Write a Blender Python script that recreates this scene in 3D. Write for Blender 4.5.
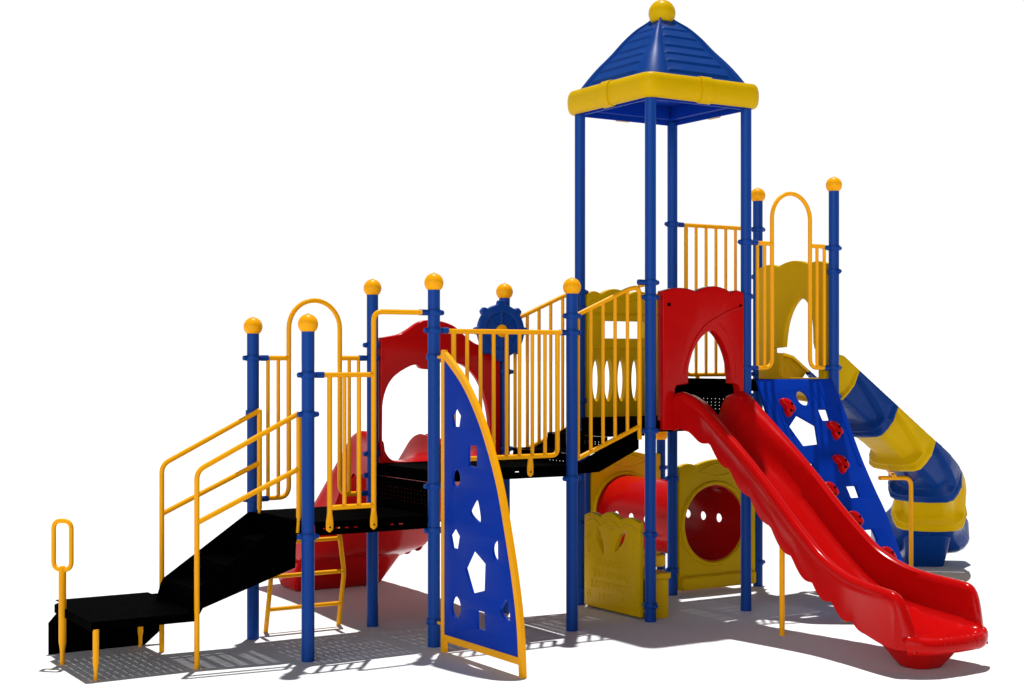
import bpy, bmesh, math, random
from mathutils import Vector, Matrix
random.seed(3)
scene = bpy.context.scene
for o in list(bpy.data.objects):
    bpy.data.objects.remove(o, do_unlink=True)

# ------------------------------------------------------------------ camera
cam_d = bpy.data.cameras.new("camera")
cam = bpy.data.objects.new("camera", cam_d)
scene.collection.objects.link(cam)
cam.location = (-4.368, -10.735, 2.1)
cam.rotation_euler = (math.radians(90), 0, -0.5655)
cam_d.sensor_width = 36.0
cam_d.lens = 36.0 * 1515.35 / 1024.0
cam_d.shift_x = -0.01495
cam_d.shift_y = 0.01391
cam_d.clip_start = 0.1
cam_d.clip_end = 5000
scene.camera = cam

# ------------------------------------------------------------------ world: white studio sky, bright round the horizon
world = bpy.data.worlds.new("World")
scene.world = world
world.use_nodes = True
wn, wl = world.node_tree.nodes, world.node_tree.links
wn.clear()
w_out = wn.new('ShaderNodeOutputWorld')
w_bg = wn.new('ShaderNodeBackground')
w_tc = wn.new('ShaderNodeTexCoord')
w_sep = wn.new('ShaderNodeSeparateXYZ')
w_ramp = wn.new('ShaderNodeValToRGB')
w_ramp.color_ramp.interpolation = 'EASE'
e = w_ramp.color_ramp.elements
e[0].position = 0.26
e[0].color = (1.03, 1.03, 1.03, 1)
e[1].position = 0.42
e[1].color = (0.145, 0.175, 0.225, 1)
w_dot = wn.new('ShaderNodeVectorMath')
w_dot.operation = 'DOT_PRODUCT'
w_dot.inputs[1].default_value = (0.536, 0.844, 0.0)      # sky white beyond the structure, dimmed on the camera side to cut front light
w_map = wn.new('ShaderNodeMapRange')
w_map.inputs['From Min'].default_value = -0.15
w_map.inputs['From Max'].default_value = 0.68
w_map.inputs['To Min'].default_value = 0.12
w_map.inputs['To Max'].default_value = 1.0
w_mul = wn.new('ShaderNodeVectorMath')
w_mul.operation = 'SCALE'
wl.new(w_tc.outputs['Generated'], w_sep.inputs[0])
wl.new(w_sep.outputs['Z'], w_ramp.inputs['Fac'])
wl.new(w_tc.outputs['Generated'], w_dot.inputs[0])
wl.new(w_dot.outputs['Value'], w_map.inputs['Value'])
wl.new(w_ramp.outputs['Color'], w_mul.inputs[0])
# added fill glow in the sky at front left, brightens rails and posts
w_dot2 = wn.new('ShaderNodeVectorMath')
w_dot2.operation = 'DOT_PRODUCT'
w_dot2.inputs[1].default_value = (-0.80, -0.56, 0.19)
w_map2 = wn.new('ShaderNodeMapRange')
w_map2.interpolation_type = 'SMOOTHSTEP'
w_map2.inputs['From Min'].default_value = 0.72
w_map2.inputs['From Max'].default_value = 0.97
w_map2.inputs['To Min'].default_value = 0.0
w_map2.inputs['To Max'].default_value = 3.1
wl.new(w_tc.outputs['Generated'], w_dot2.inputs[0])
wl.new(w_dot2.outputs['Value'], w_map2.inputs['Value'])
w_add = wn.new('ShaderNodeMath')
w_add.operation = 'ADD'
wl.new(w_map.outputs['Result'], w_add.inputs[0])
wl.new(w_map2.outputs['Result'], w_add.inputs[1])
wl.new(w_add.outputs[0], w_mul.inputs['Scale'])
wl.new(w_mul.outputs['Vector'], w_bg.inputs['Color'])
w_bg.inputs['Strength'].default_value = 1.0
wl.new(w_bg.outputs['Background'], w_out.inputs['Surface'])

# ------------------------------------------------------------------ sun
sun_d = bpy.data.lights.new("sun", 'SUN')
sun = bpy.data.objects.new("sun", sun_d)
scene.collection.objects.link(sun)
sun_d.energy = 4.25
sun_d.angle = math.radians(0.9)
sun_d.color = (1.0, 0.99, 0.975)
sun.rotation_euler = Vector((-0.142, -0.192, -1.0)).to_track_quat('-Z', 'Y').to_euler()
sun.location = (3, 3, 20)

scene.view_settings.view_transform = 'Standard'
scene.view_settings.look = 'None'
scene.view_settings.exposure = 0.0
scene.view_settings.gamma = 1.0
scene.render.engine = 'CYCLES'
scene.cycles.max_bounces = 8
scene.cycles.diffuse_bounces = 2


# ------------------------------------------------------------------ materials
def mat(name, col, rough=0.4, var=0.06, bump=0.0, bscale=300, spec=0.5, coat=0.0, nscale=7.0):
    m = bpy.data.materials.new(name)
    m.use_nodes = True
    nt = m.node_tree
    b = nt.nodes['Principled BSDF']
    tc = nt.nodes.new('ShaderNodeTexCoord')
    n = nt.nodes.new('ShaderNodeTexNoise')
    n.inputs['Scale'].default_value = nscale
    n.inputs['Detail'].default_value = 5
    nt.links.new(tc.outputs['Object'], n.inputs['Vector'])
    mx = nt.nodes.new('ShaderNodeMix')
    mx.data_type = 'RGBA'
    mx.inputs['A'].default_value = tuple(c * (1 - var) for c in col) + (1,)
    mx.inputs['B'].default_value = tuple(min(1, c * (1 + var)) for c in col) + (1,)
    nt.links.new(n.outputs['Fac'], mx.inputs['Factor'])
    nt.links.new(mx.outputs['Result'], b.inputs['Base Color'])
    mr = nt.nodes.new('ShaderNodeMapRange')
    mr.inputs['To Min'].default_value = max(0.05, rough - 0.06)
    mr.inputs['To Max'].default_value = rough + 0.06
    nt.links.new(n.outputs['Fac'], mr.inputs['Value'])
    nt.links.new(mr.outputs['Result'], b.inputs['Roughness'])
    b.inputs['Specular IOR Level'].default_value = spec
    b.inputs['Coat Weight'].default_value = coat
    if bump > 0:
        n2 = nt.nodes.new('ShaderNodeTexNoise')
        n2.inputs['Scale'].default_value = bscale
        n2.inputs['Detail'].default_value = 3
        nt.links.new(tc.outputs['Object'], n2.inputs['Vector'])
        bp = nt.nodes.new('ShaderNodeBump')
        bp.inputs['Strength'].default_value = bump
        bp.inputs['Distance'].default_value = 0.002
        nt.links.new(n2.outputs['Fac'], bp.inputs['Height'])
        nt.links.new(bp.outputs['Normal'], b.inputs['Normal'])
    return m


M_POST = mat('blue_powder_coat', (0.005, 0.050, 0.275), 0.34, spec=0.10)
M_BLUE = mat('blue_plastic', (0.002, 0.034, 0.35), 0.40, spec=0.05)
M_NAVY = mat('blue_moulded_slide', (0.002, 0.036, 0.205), 0.26, spec=0.12)
M_ROOF = mat('blue_roof_plastic', (0.003, 0.042, 0.225), 0.42, spec=0.07)
M_AMBER = mat('amber_powder_coat', (0.95, 0.40, 0.002), 0.34, spec=0.12)
M_YEL = mat('yellow_plastic', (0.66, 0.40, 0.001), 0.34, spec=0.06)
M_RED = mat('red_plastic', (0.50, 0.003, 0.003), 0.18, spec=0.10)
M_BLACK = mat('black_vinyl_coating', (0.0004, 0.0004, 0.00045), 0.8, spec=0.004)
M_STEEL = mat('grey_bolt_steel', (0.30, 0.31, 0.33), 0.4)
M_GROUND = mat('white_floor', (0.80, 0.80, 0.80), 0.95, var=0.01, spec=0.0, nscale=0.6)

ALL = []


def link(o, parent=None):
    scene.collection.objects.link(o)
    if parent is not None:
        o.parent = parent
    ALL.append(o)
    return o


def wloc(o):
    v = Vector(o.location)
    p = o.parent
    while p is not None:
        v = v + Vector(p.location)
        p = p.parent
    return v


def add(name, mesh, m, parent, loc=(0, 0, 0), rotz=0.0, smooth=None):
    """link a mesh as ONE object at a world location; parents are never rotated unless leaf-like"""
    if m is not None and len(mesh.materials) == 0:
        mesh.materials.append(m)
    o = bpy.data.objects.new(name, mesh)
    link(o, parent)
    o.location = Vector(loc) - (wloc(parent) if parent is not None else Vector((0, 0, 0)))
    o.rotation_euler = (0, 0, rotz)
    return o


def copy_of(o, parent, loc, rotz=None):
    c = o.copy()
    scene.collection.objects.link(c)
    c.parent = parent
    c.location = Vector(loc) - (wloc(parent) if parent is not None else Vector((0, 0, 0)))
    if rotz is not None:
        c.rotation_euler = (0, 0, rotz)
    return c


def bm_mesh(bm, name='mesh', smooth_deg=40):
    bmesh.ops.recalc_face_normals(bm, faces=bm.faces[:])
    me = bpy.data.meshes.new(name)
    bm.to_mesh(me)
    bm.free()
    if smooth_deg is not None:
        smooth(me, smooth_deg)
    return me


def smooth(me, deg=40):
    lim = math.radians(deg)
    bm = bmesh.new()
    bm.from_mesh(me)
    for f in bm.faces:
        f.smooth = True
    for ed in bm.edges:
        if len(ed.link_faces) == 2:
            if ed.calc_face_angle(0) > lim:
                ed.smooth = False
        else:
            ed.smooth = True
    bm.to_mesh(me)
    bm.free()


# ---- shape helpers -------------------------------------------------
def fillet(pts, r, n=8, closed=False):
    pts = [Vector(p) for p in pts]
    out = []
    N = len(pts)
    for i, p in enumerate(pts):
        if not closed and (i == 0 or i == N - 1):
            out.append(p)
            continue
        a, b = pts[(i - 1) % N], pts[(i + 1) % N]
        da, db = (a - p), (b - p)
        rr = r[i] if isinstance(r, (list, tuple)) else r
        ra = min(rr, da.length * 0.48)
        rb = min(rr, db.length * 0.48)
        if rr <= 1e-5:
            out.append(p)
            continue
        p0, p2 = p + da.normalized() * ra, p + db.normalized() * rb
        for k in range(n + 1):
            t = k / n
            # blend to a near circular corner
            out.append(p0 * (1 - t) ** 2 + p * 2 * t * (1 - t) + p2 * t ** 2)
    return out


def sweep(bm, pts, r, seg=12, closed=False, cap=True, flat=None):
    pts = [Vector(p) for p in pts]
    N = len(pts)
    rings = []
    up = None
    for i in range(N):
        if closed:
            t = (pts[(i + 1) % N] - pts[(i - 1) % N]).normalized()
        elif i == 0:
            t = (pts[1] - pts[0]).normalized()
        elif i == N - 1:
            t = (pts[-1] - pts[-2]).normalized()
        else:
            t = ((pts[i + 1] - pts[i]).normalized() + (pts[i] - pts[i - 1]).normalized()).normalized()
        if up is None:
            up = t.orthogonal().normalized()
        up = (up - t * up.dot(t)).normalized()
        s = t.cross(up)
        rr = r[i] if isinstance(r, (list, tuple)) else r
        rings.append([bm.verts.new(pts[i] + (up * math.cos(2 * math.pi * k / seg) + s * math.sin(2 * math.pi * k / seg)) * rr) for k in range(seg)])
    M = N if closed else N - 1
    for i in range(M):
        a, b = rings[i], rings[(i + 1) % N]
        for k in range(seg):
            bm.faces.new((a[k], a[(k + 1) % seg], b[(k + 1) % seg], b[k]))
    if cap and not closed:
        bm.faces.new(rings[0][::-1])
        bm.faces.new(rings[-1])


def tube(pts, r, seg=12, closed=False, fil=0.0):
    bm = bmesh.new()
    sweep(bm, fillet(pts, fil, closed=closed) if fil else pts, r, seg, closed)
    return bm_mesh(bm)


def box(bm, x0, x1, y0, y1, z0, z1):
    v = [bm.verts.new((x, y, z)) for z in (z0, z1) for y in (y0, y1) for x in (x0, x1)]
    for f in ((0, 1, 3, 2), (4, 6, 7, 5), (0, 4, 5, 1), (2, 3, 7, 6), (0, 2, 6, 4), (1, 5, 7, 3)):
        bm.faces.new([v[i] for i in f])


def lathe(bm, prof, seg=24, centre=(0, 0, 0)):
    cx, cy, cz = centre
    rings = []
    for r, z in prof:
        if r < 1e-6:
            rings.append([bm.verts.new((cx, cy, cz + z))])
        else:
            rings.append([bm.verts.new((cx + r * math.cos(2 * math.pi * k / seg), cy + r * math.sin(2 * math.pi * k / seg), cz + z)) for k in range(seg)])
    for a, b in zip(rings, rings[1:]):
        for k in range(seg):
            k2 = (k + 1) % seg
            if len(a) == 1 and len(b) == 1:
                continue
            if len(a) == 1:
                bm.faces.new((a[0], b[k2], b[k]))
            elif len(b) == 1:
                bm.faces.new((a[k], a[k2], b[0]))
            else:
                bm.faces.new((a[k], a[k2], b[k2], b[k]))


def smooth_loop(pts, n=6):
    """closed Catmull-Rom through 2-D points"""
    out = []
    N = len(pts)
    for i in range(N):
        p0, p1, p2, p3 = pts[i - 1], pts[i], pts[(i + 1) % N], pts[(i + 2) % N]
        for k in range(n):
            t = k / n
            out.append(tuple(0.5 * (2 * p1[j] + (p2[j] - p0[j]) * t + (2 * p0[j] - 5 * p1[j] + 4 * p2[j] - p3[j]) * t * t
                                    + (3 * p1[j] - p0[j] - 3 * p2[j] + p3[j]) * t ** 3) for j in (0, 1)))
    return out


def smooth_open(pts, n=6):
    out = []
    N = len(pts)
    for i in range(N - 1):
        p0 = pts[max(i - 1, 0)]
        p1, p2 = pts[i], pts[i + 1]
        p3 = pts[min(i + 2, N - 1)]
        for k in range(n):
            t = k / n
            out.append(tuple(0.5 * (2 * p1[j] + (p2[j] - p0[j]) * t + (2 * p0[j] - 5 * p1[j] + 4 * p2[j] - p3[j]) * t * t
                                    + (3 * p1[j] - p0[j] - 3 * p2[j] + p3[j]) * t ** 3) for j in range(len(p1))))
    out.append(tuple(pts[-1]))
    return out


def interp(tab, x):
    """smooth monotone-ish table lookup"""
    if x <= tab[0][0]:
        return tab[0][1]
    for i in range(len(tab) - 1):
        (x0, y0), (x1, y1) = tab[i], tab[i + 1]
        if x <= x1:
            xm, ym = tab[i - 1] if i > 0 else (x0 - (x1 - x0), y0 - (y1 - y0))
            xp, yp = tab[i + 2] if i + 2 < len(tab) else (x1 + (x1 - x0), y1 + (y1 - y0))
            m0, m1 = (y1 - ym) / (x1 - xm), (yp - y0) / (xp - x0)
            h = x1 - x0
            t = (x - x0) / h
            return ((2 * t ** 3 - 3 * t * t + 1) * y0 + (t ** 3 - 2 * t * t + t) * h * m0
                    + (-2 * t ** 3 + 3 * t * t) * y1 + (t ** 3 - t * t) * h * m1)
    return tab[-1][1]


def round_poly(pts, r, n=4):
    return [(p.x, p.y) for p in fillet([(x, y, 0) for x, y in pts], r, n, closed=True)]


def ellipse(cx, cy, rx, ry, n=28, rot=0.0):
    out = []
    for k in range(n):
        a = 2 * math.pi * k / n
        x, y = rx * math.cos(a), ry * math.sin(a)
        out.append((cx + x * math.cos(rot) - y * math.sin(rot), cy + x * math.sin(rot) + y * math.cos(rot)))
    return out


def panel(outline, holes=(), thick=0.02, bevel=0.003, frame=None, deg=35):
    """flat board with holes, given as 2-D loops (u, v); frame maps (u, v, w) to the world"""
    cu = bpy.data.curves.new('outline', 'CURVE')
    cu.dimensions = '2D'
    cu.fill_mode = 'BOTH'
    cu.extrude = max(thick / 2 - bevel, 0.0005)
    cu.bevel_depth = bevel
    cu.bevel_resolution = 2
    cu.offset = -bevel
    for loop in [outline] + list(holes):
        sp = cu.splines.new('POLY')
        sp.points.add(len(loop) - 1)
        for p, (u, v) in zip(sp.points, loop):
            p.co = (u, v, 0, 1)
        sp.use_cyclic_u = True
    tmp = bpy.data.objects.new('outline', cu)
    scene.collection.objects.link(tmp)
    dg = bpy.context.evaluated_depsgraph_get()
    me = bpy.data.meshes.new_from_object(tmp.evaluated_get(dg))
    bpy.data.objects.remove(tmp, do_unlink=True)
    me.materials.clear()
    bm = bmesh.new()
    bm.from_mesh(me)
    bmesh.ops.remove_doubles(bm, verts=bm.verts[:], dist=1e-5)
    if frame is not None:
        for v in bm.verts:
            v.co = frame(v.co.x, v.co.y, v.co.z)
    bmesh.ops.recalc_face_normals(bm, faces=bm.faces[:])
    bm.to_mesh(me)
    bm.free()
    smooth(me, deg)
    return me


def f_y(y):      # board standing in a plane y = const: u = x, v = z
    return lambda u, v, w: Vector((u, y - w, v))


def f_x(x):      # board standing in a plane x = const: u = y, v = z
    return lambda u, v, w: Vector((x + w, u, v))


def solidify(me, t, off=0.0):
    o = bpy.data.objects.new('tmp', me)
    scene.collection.objects.link(o)
    md = o.modifiers.new('s', 'SOLIDIFY')
    md.thickness = t
    md.offset = off
    dg = bpy.context.evaluated_depsgraph_get()
    m2 = bpy.data.meshes.new_from_object(o.evaluated_get(dg))
    bpy.data.objects.remove(o, do_unlink=True)
    return m2


def slotted_plate(u0, u1, v0, v1, us, vs, lu, lv):
    """thin plate with a slot at every (u, v) of the grid; returns a bmesh in the z = 0 plane"""
    def cuts(a0, a1, cs, l):
        c = [a0]
        for x in cs:
            c += [x - l / 2, x + l / 2]
        return c + [a1]
    cu, cv = cuts(u0, u1, us, lu), cuts(v0, v1, vs, lv)
    bm = bmesh.new()
    V = [[bm.verts.new((a, b, 0)) for b in cv] for a in cu]
    for i in range(len(cu) - 1):
        for j in range(len(cv) - 1):
            if i % 2 == 1 and j % 2 == 1:
                continue
            bm.faces.new((V[i][j], V[i + 1][j], V[i + 1][j + 1], V[i][j + 1]))
    return bm


def frange(a, b, n):
    return [a + (b - a) * (i + 0.5) / n for i in range(n)]


# ------------------------------------------------------------------ ground
bm = bmesh.new()
bmesh.ops.create_circle(bm, cap_ends=True, segments=64, radius=1800)
g = add('ground', bm_mesh(bm), M_GROUND, None)
g['kind'] = 'structure'

# ------------------------------------------------------------------ the playground structure
ROOT = bpy.data.objects.new('playground_structure', None)
link(ROOT)
ROOT.location = (0, 0, 0)
ROOT.empty_display_size = 0.3
ROOT['label'] = 'blue, red and yellow playground structure with roofed tower and slides on white floor'
ROOT['category'] = 'playground'

R = 0.0454
XA, XB, XC, XD, XE, XF = 0.0, 1.0, 2.22, 2.98, 3.98, 4.98
Z1, Z2, Z3, Z4 = 0.965, 1.286, 1.607, 1.925       # deck heights

# ---- shared small meshes
bm = bmesh.new()
RB = 0.071
prof = [(0.0, -0.052)]
a0 = math.asin(-0.052 / RB)
for k in range(17):
    a = a0 + (math.pi / 2 - a0) * k / 16
    prof.append((RB * math.cos(a) if k < 16 else 0.0, RB * math.sin(a)))
lathe(bm, prof, 32)
BALL = bm_mesh(bm, 'ball_cap', 50)
BALL.materials.append(M_AMBER)
BALL.materials.append(M_STEEL)
bm = bmesh.new()
bm.from_mesh(BALL)
n0 = len(bm.faces)
lathe(bm, [(0.0, RB + 0.002), (0.010, RB + 0.002), (0.011, RB - 0.004), (0.011, RB - 0.01)], 12)
bm.faces.ensure_lookup_table()
for f in bm.faces[n0:]:
    f.material_index = 1
bm.to_mesh(BALL)
bm.free()
smooth(BALL, 50)


def clamp_mesh(sleeve):
    bm = bmesh.new()
    h = 0.021
    lathe(bm, [(R + 0.0005, -h), (R + 0.009, -h), (R + 0.011, -h + 0.003), (R + 0.011, h - 0.003), (R + 0.009, h), (R + 0.0005, h)], 28)
    # split ears with bolts, one on each side
    for sgn in (1, -1):
        sweep(bm, [(sgn * (R + 0.004), 0, 0), (sgn * (R + 0.030), 0, 0), (sgn * (R + 0.035), 0, 0)], [0.019, 0.019, 0.014], 12)
        sweep(bm, [(sgn * (R + 0.019), -0.026, 0), (sgn * (R + 0.019), 0.026, 0)], 0.0085, 8)
    if sleeve:
        sweep(bm, [(R + 0.02, 0, 0), (R + 0.075, 0, 0)], 0.0225, 14)
    me = bm_mesh(bm, 'clamp', 40)
    me.materials.append(M_POST)
    return me


CLAMP = clamp_mesh(False)
CLAMP_S = clamp_mesh(True)


def post(x, y, top, ball=True, clamps=()):
    bm = bmesh.new()
    lathe(bm, [(0, 0.0), (R, 0.0), (R, top), (R - 0.004, top + 0.002), (0, top + 0.002)], 32)
    o = add('post', bm_mesh(bm, 'post'), M_POST, ROOT, (x, y, 0))
    if ball:
        add('ball_cap', BALL, None, o, (x, y, top + 0.052))
    for c in clamps:
        z, ang = c[0], c[1]
        add('clamp', CLAMP_S if len(c) > 2 else CLAMP, None, o, (x, y, z), math.radians(ang))
    return o


TA, TB, TC = 2.42 - 0.123, 2.735 - 0.123, 3.695 - 0.123
# rear row (y = 0)
post(XA, 0, TA, True, [(2.113, 0, 1), (1.70, 90), (1.05, 0, 1), (0.87, 0)])
post(XB, 0, TB, True, [(2.215, 0), (2.113, 180, 1), (1.36, 0), (1.05, 180, 1), (0.87, 0), (1.19, 0)])
post(XC, 0, TB, True, [(2.34, -90), (2.0, 180), (1.36, 180), (1.18, 0)])
post(XD, 0, 4.22, False, [(2.68, 180, 1), (2.54, 0), (1.75, 0), (1.5, 0), (0.70, -90), (0.13, -90)])
post(XE, 0, 4.22, False, [(3.31, 0, 1), (2.54, 180), (1.97, 0, 1), (1.78, 0), (1.5, 0), (1.04, 0), (0.22, 0)])
post(XF, 0, TC, True, [(3.31, 180), (2.87, -90), (1.97, 180), (1.85, 0), (1.04, 180), (0.22, 180)])
# front row (y = -1)
post(XA, -1, TA, True, [(1.994, 0, 1), (1.72, 0), (0.868, 0)])
post(XB, -1, TB, True, [(2.445, 180, 1), (2.315, 0, 1), (2.12, -90), (1.175, 180), (0.853, 0), (0.187, -90)])
post(XC, -1, TB, True, [(2.44, 0), (2.31, 180, 1), (1.18, 0)])
post(XD, -1, 4.22, False, [(2.72, 180, 1), (2.60, 0), (1.53, 0), (0.70, 90), (0.13, 90)])
post(XE, -1, 4.22, False, [(3.085, 0, 1), (2.63, 180), (2.03, 0, 1), (1.80, 0)])
post(XF, -1, TC, True, [(3.075, 180, 1), (2.87, 90), (2.03, 180, 1), (1.78, 0)])
# short rear posts holding the far end of the crawl tunnel
post(3.985, 1.375, 1.30, True, [(1.02, 0), (0.22, 0)])
post(4.905, 1.375, 1.30, True, [(1.02, 180), (0.22, 180)])


# ------------------------------------------------------------------ decks
def deck(x0, x1, y0, y1, z, h=0.095, dots=(), name='deck'):
    c = 0.055
    bm = slotted_plate(x0 + c, x1 - c, y0, y1, frange(x0 + 0.08, x1 - 0.08, 15), frange(y0 + 0.04, y1 - 0.04, 6), 0.0024, 0.10)
    me = bpy.data.meshes.new('t')
    bm.to_mesh(me)
    bm.free()
    top = solidify(me, 0.005, -1)
    bm = bmesh.new()
    bm.from_mesh(top)
    for v in bm.verts:
        v.co.z += z
    # strips at the two ends between the posts, slightly proud in x
    box(bm, x0, x0 + c, y0 + c, y1 - c, z - 0.005, z)
    box(bm, x1 - c, x1, y0 + c, y1 - c, z - 0.005, z)
    # skirts
    t = 0.008
    if not dots:
        box(bm, x0 + c, x1 - c, y0, y0 + t, z - h, z - 0.006)
    box(bm, x0 + c, x1 - c, y1 - t, y1, z - h, z - 0.006)
    box(bm, x0, x0 + t, y0 + c, y1 - c, z - h, z - 0.006)
    box(bm, x1 - t, x1, y0 + c, y1 - c, z - h, z - 0.006)
    for (xa, ya) in ((x0, y0), (x1, y0), (x0, y1), (x1, y1)):      # notch plates round the posts
        sx = 1 if xa == x0 else -1
        sy = 1 if ya == y0 else -1
        box(bm, min(xa + sx * 0.046, xa + sx * 0.054), max(xa + sx * 0.046, xa + sx * 0.054), min(ya + sy * 0.009, ya + sy * 0.054), max(ya + sy * 0.009, ya + sy * 0.054), z - h, z - 0.007)
    # cross ribs below
    for k in (1, 2):
        yy = y0 + (y1 - y0) * k / 3
        box(bm, x0 + 0.01, x1 - 0.01, yy - 0.012, yy + 0.012, z - 0.06, z - 0.006)
    if dots:
        sk = panel([(x0 + c, z - h), (x1 - c, z - h), (x1 - c, z - 0.006), (x0 + c, z - 0.006)],
                   [[(xx - w / 2, zz - 0.005), (xx + w / 2, zz - 0.005), (xx + w / 2, zz + 0.005), (xx - w / 2, zz + 0.005)] for xx, zz, w in dots],
                   0.006, 0.0005, f_y(y0 + 0.004))
        bm.from_mesh(sk)
    return add(name, bm_mesh(bm, name, 30), M_BLACK, ROOT)


deck(0.0, 1.0, -1.0, 0.0, Z1, 0.097, dots=[(0.13, 0.915, 0.03), (0.23, 0.915, 0.035), (0.30, 0.913, 0.03), (0.37, 0.913, 0.03), (0.66, 0.914, 0.03), (0.73, 0.914, 0.035)])
deck(1.0, 2.22, -1.0, 0.0, Z2, 0.088, dots=[(1.55, 1.255, 0.02), (1.72, 1.252, 0.035)])
deck(2.98, 3.98, -1.0, 0.0, Z3, 0.088)
deck(3.98, 4.98, -1.0, 0.0, Z4, 0.088)


def riser(x, z0, z1, holes=True, extra=None):
    vs = [z0 + 0.07, z0 + 0.10, z1 - 0.10, z1 - 0.07]
    bm = slotted_plate(-0.95, -0.05, z0, z1, frange(-0.90, -0.10, 15), vs, 0.013, 0.0045)
    for v in bm.verts:
        v.co = Vector((x, v.co.x, v.co.y))
    me = bpy.data.meshes.new('t')
    bm.to_mesh(me)
    bm.free()
    me = solidify(me, 0.005, 0)
    return add('deck_riser', me, M_BLACK, ROOT)


riser(0.992, Z1 - 0.004, Z2 - 0.09)
riser(3.974, Z3 + 0.002, Z4 - 0.09)
riser(3.972, Z4 - 0.088, Z4 - 0.003)

# ------------------------------------------------------------------ transfer platform and its stairs
bm = slotted_plate(-1.47, -0.74, -0.85, 0.21, frange(-1.44, -0.77, 12), frange(-0.80, 0.04, 6), 0.0024, 0.10)
me = bpy.data.meshes.new('t')
bm.to_mesh(me)
bm.free()
me = solidify(me, 0.005, -1)
bm = bmesh.new()
bm.from_mesh(me)
for v in bm.verts:
    v.co.z += 0.385
    if v.co.y > 0.2 and v.co.x < -1.46:
        v.co.x = -1.31
box(bm, -1.47, -0.74, -0.85, -0.842, 0.325, 0.379)
box(bm, -1.47, -1.462, -0.841, 0.03, 0.325, 0.379)
box(bm, -0.748, -0.74, -0.841, 0.20, 0.325, 0.379)
plat = add('transfer_platform', bm_mesh(bm, 'transfer_platform', 30), M_BLACK, ROOT)
add('side_plate', panel([(-1.465, 0.0), (-0.765, 0.0), (-0.64, 0.10), (-0.60, 0.37), (-1.33, 0.378), (-1.465, 0.225)], (), 0.008, 0.001, f_y(0.205)), M_BLACK, plat)
for (lx, ly) in ((-1.437, -0.845), (-0.815, 0.15)):
    bm = bmesh.new()
    lathe(bm, [(0, 0), (0.014, 0.0), (0.014, 0.07), (0.020, 0.11), (0.020, 0.335), (0, 0.337)], 14)
    add('platform_leg', bm_mesh(bm), M_AMBER, plat, (lx, ly, 0))

# grab loop on its post
bm = bmesh.new()
gx, gy = -1.479, -0.209
lathe(bm, [(0, 0), (0.016, 0.0), (0.017, 0.10), (0.026, 0.16), (0.026, 0.665), (0.016, 0.68), (0, 0.68)], 16, (gx, gy, 0))
grab = add('grab_handle', bm_mesh(bm), M_AMBER, ROOT)
bm = bmesh.new()
hw = 0.067
loop = fillet([(gx - 0.047, gy + 0.047, 0.655), (gx + 0.047, gy - 0.047, 0.655), (gx + 0.047, gy - 0.047, 0.99), (gx - 0.047, gy + 0.047, 0.99)], 0.055, 8, closed=True)
sweep(bm, loop, 0.0165, 12, closed=True)
add('handle_loop', bm_mesh(bm), M_AMBER, grab)


def prism_xz(pts, y0, y1):
    bm = bmesh.new()
    a = [bm.verts.new((x, y0, z)) for x, z in pts]
    b = [bm.verts.new((x, y1, z)) for x, z in pts]
    n = len(pts)
    bm.faces.new(a)
    bm.faces.new(b[::-1])
    for i in range(n):
        bm.faces.new((a[i], a[(i + 1) % n], b[(i + 1) % n], b[i]))
    return bm


def stairs(steps, y0, y1, stringer):
    """closed perforated steps [(x0, x1, z)] between two stringer plates"""
    bm = bmesh.new()
    for (xa, xb, z, zb) in steps:
        s = slotted_plate(y0 + 0.012, y1 - 0.012, xa, xb, frange(y0 + 0.06, y1 - 0.06, 14), frange(xa + 0.02, xb - 0.02, max(1, int((xb - xa) / 0.11))), 0.005, 0.07)
        for v in s.verts:
            v.co = Vector((v.co.y, v.co.x, z))
        me = bpy.data.meshes.new('t')
        s.to_mesh(me)
        s.free()
        bm.from_mesh(solidify(me, 0.005, 0))
        r = slotted_plate(y0 + 0.012, y1 - 0.012, zb, z - 0.004, frange(y0 + 0.06, y1 - 0.06, 16), [zb + (z - zb) * 0.45, zb + (z - zb) * 0.60], 0.012, 0.008)
        for v in r.verts:
            v.co = Vector((xa + 0.004, v.co.x, v.co.y))
        me = bpy.data.meshes.new('t')
        r.to_mesh(me)
        r.free()
        bm.from_mesh(solidify(me, 0.005, 0))
    xe, ze = steps[-1][1], steps[-1][2]
    box(bm, xe - 0.0085, xe + 0.0145, y1 - 0.006, -0.047, ze - 0.31, ze - 0.0015)
    o = add('stairs', bm_mesh(bm, 'stairs', 30), M_BLACK, ROOT)
    for ya in (y0, y1 - 0.008):
        add('stringer', bm_mesh(prism_xz(stringer, ya, ya + 0.008), 'stringer', 30), M_BLACK, o)
    return o


stairs([(-0.738, -0.50, 0.53, 0.335), (-0.50, -0.25, 0.675, 0.53), (-0.25, -0.008, 0.82, 0.675), (-0.007, -0.002, 0.955, 0.82)], -0.828, -0.152,
       [(-0.80, 0.335), (-0.74, 0.335), (-0.70, 0.405), (-0.02, 0.632), (-0.008, 0.955), (-0.06, 0.972), (-0.10, 0.972), (-0.745, 0.535), (-0.765, 0.50), (-0.80, 0.39)])
stairs([(2.26, 2.60, 1.37, 1.20), (2.60, 2.97, 1.49, 1.37), (2.965, 2.972, 1.60, 1.49)], -0.945, -0.055,
       [(2.225, 1.203), (2.52, 1.215), (2.905, 1.385), (2.905, 1.60), (2.78, 1.515), (2.34, 1.30), (2.225, 1.28)])


# ------------------------------------------------------------------ railings
RT = 0.0185


def bal(parent, x, y, z0, z1, r=0.0145, name='baluster'):
    bm = bmesh.new()
    lathe(bm, [(0, 0), (r, 0.0), (r, z1 - z0), (0, z1 - z0)], 14)
    return add(name, bm_mesh(bm), M_AMBER, parent, (x, y, z0))


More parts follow.
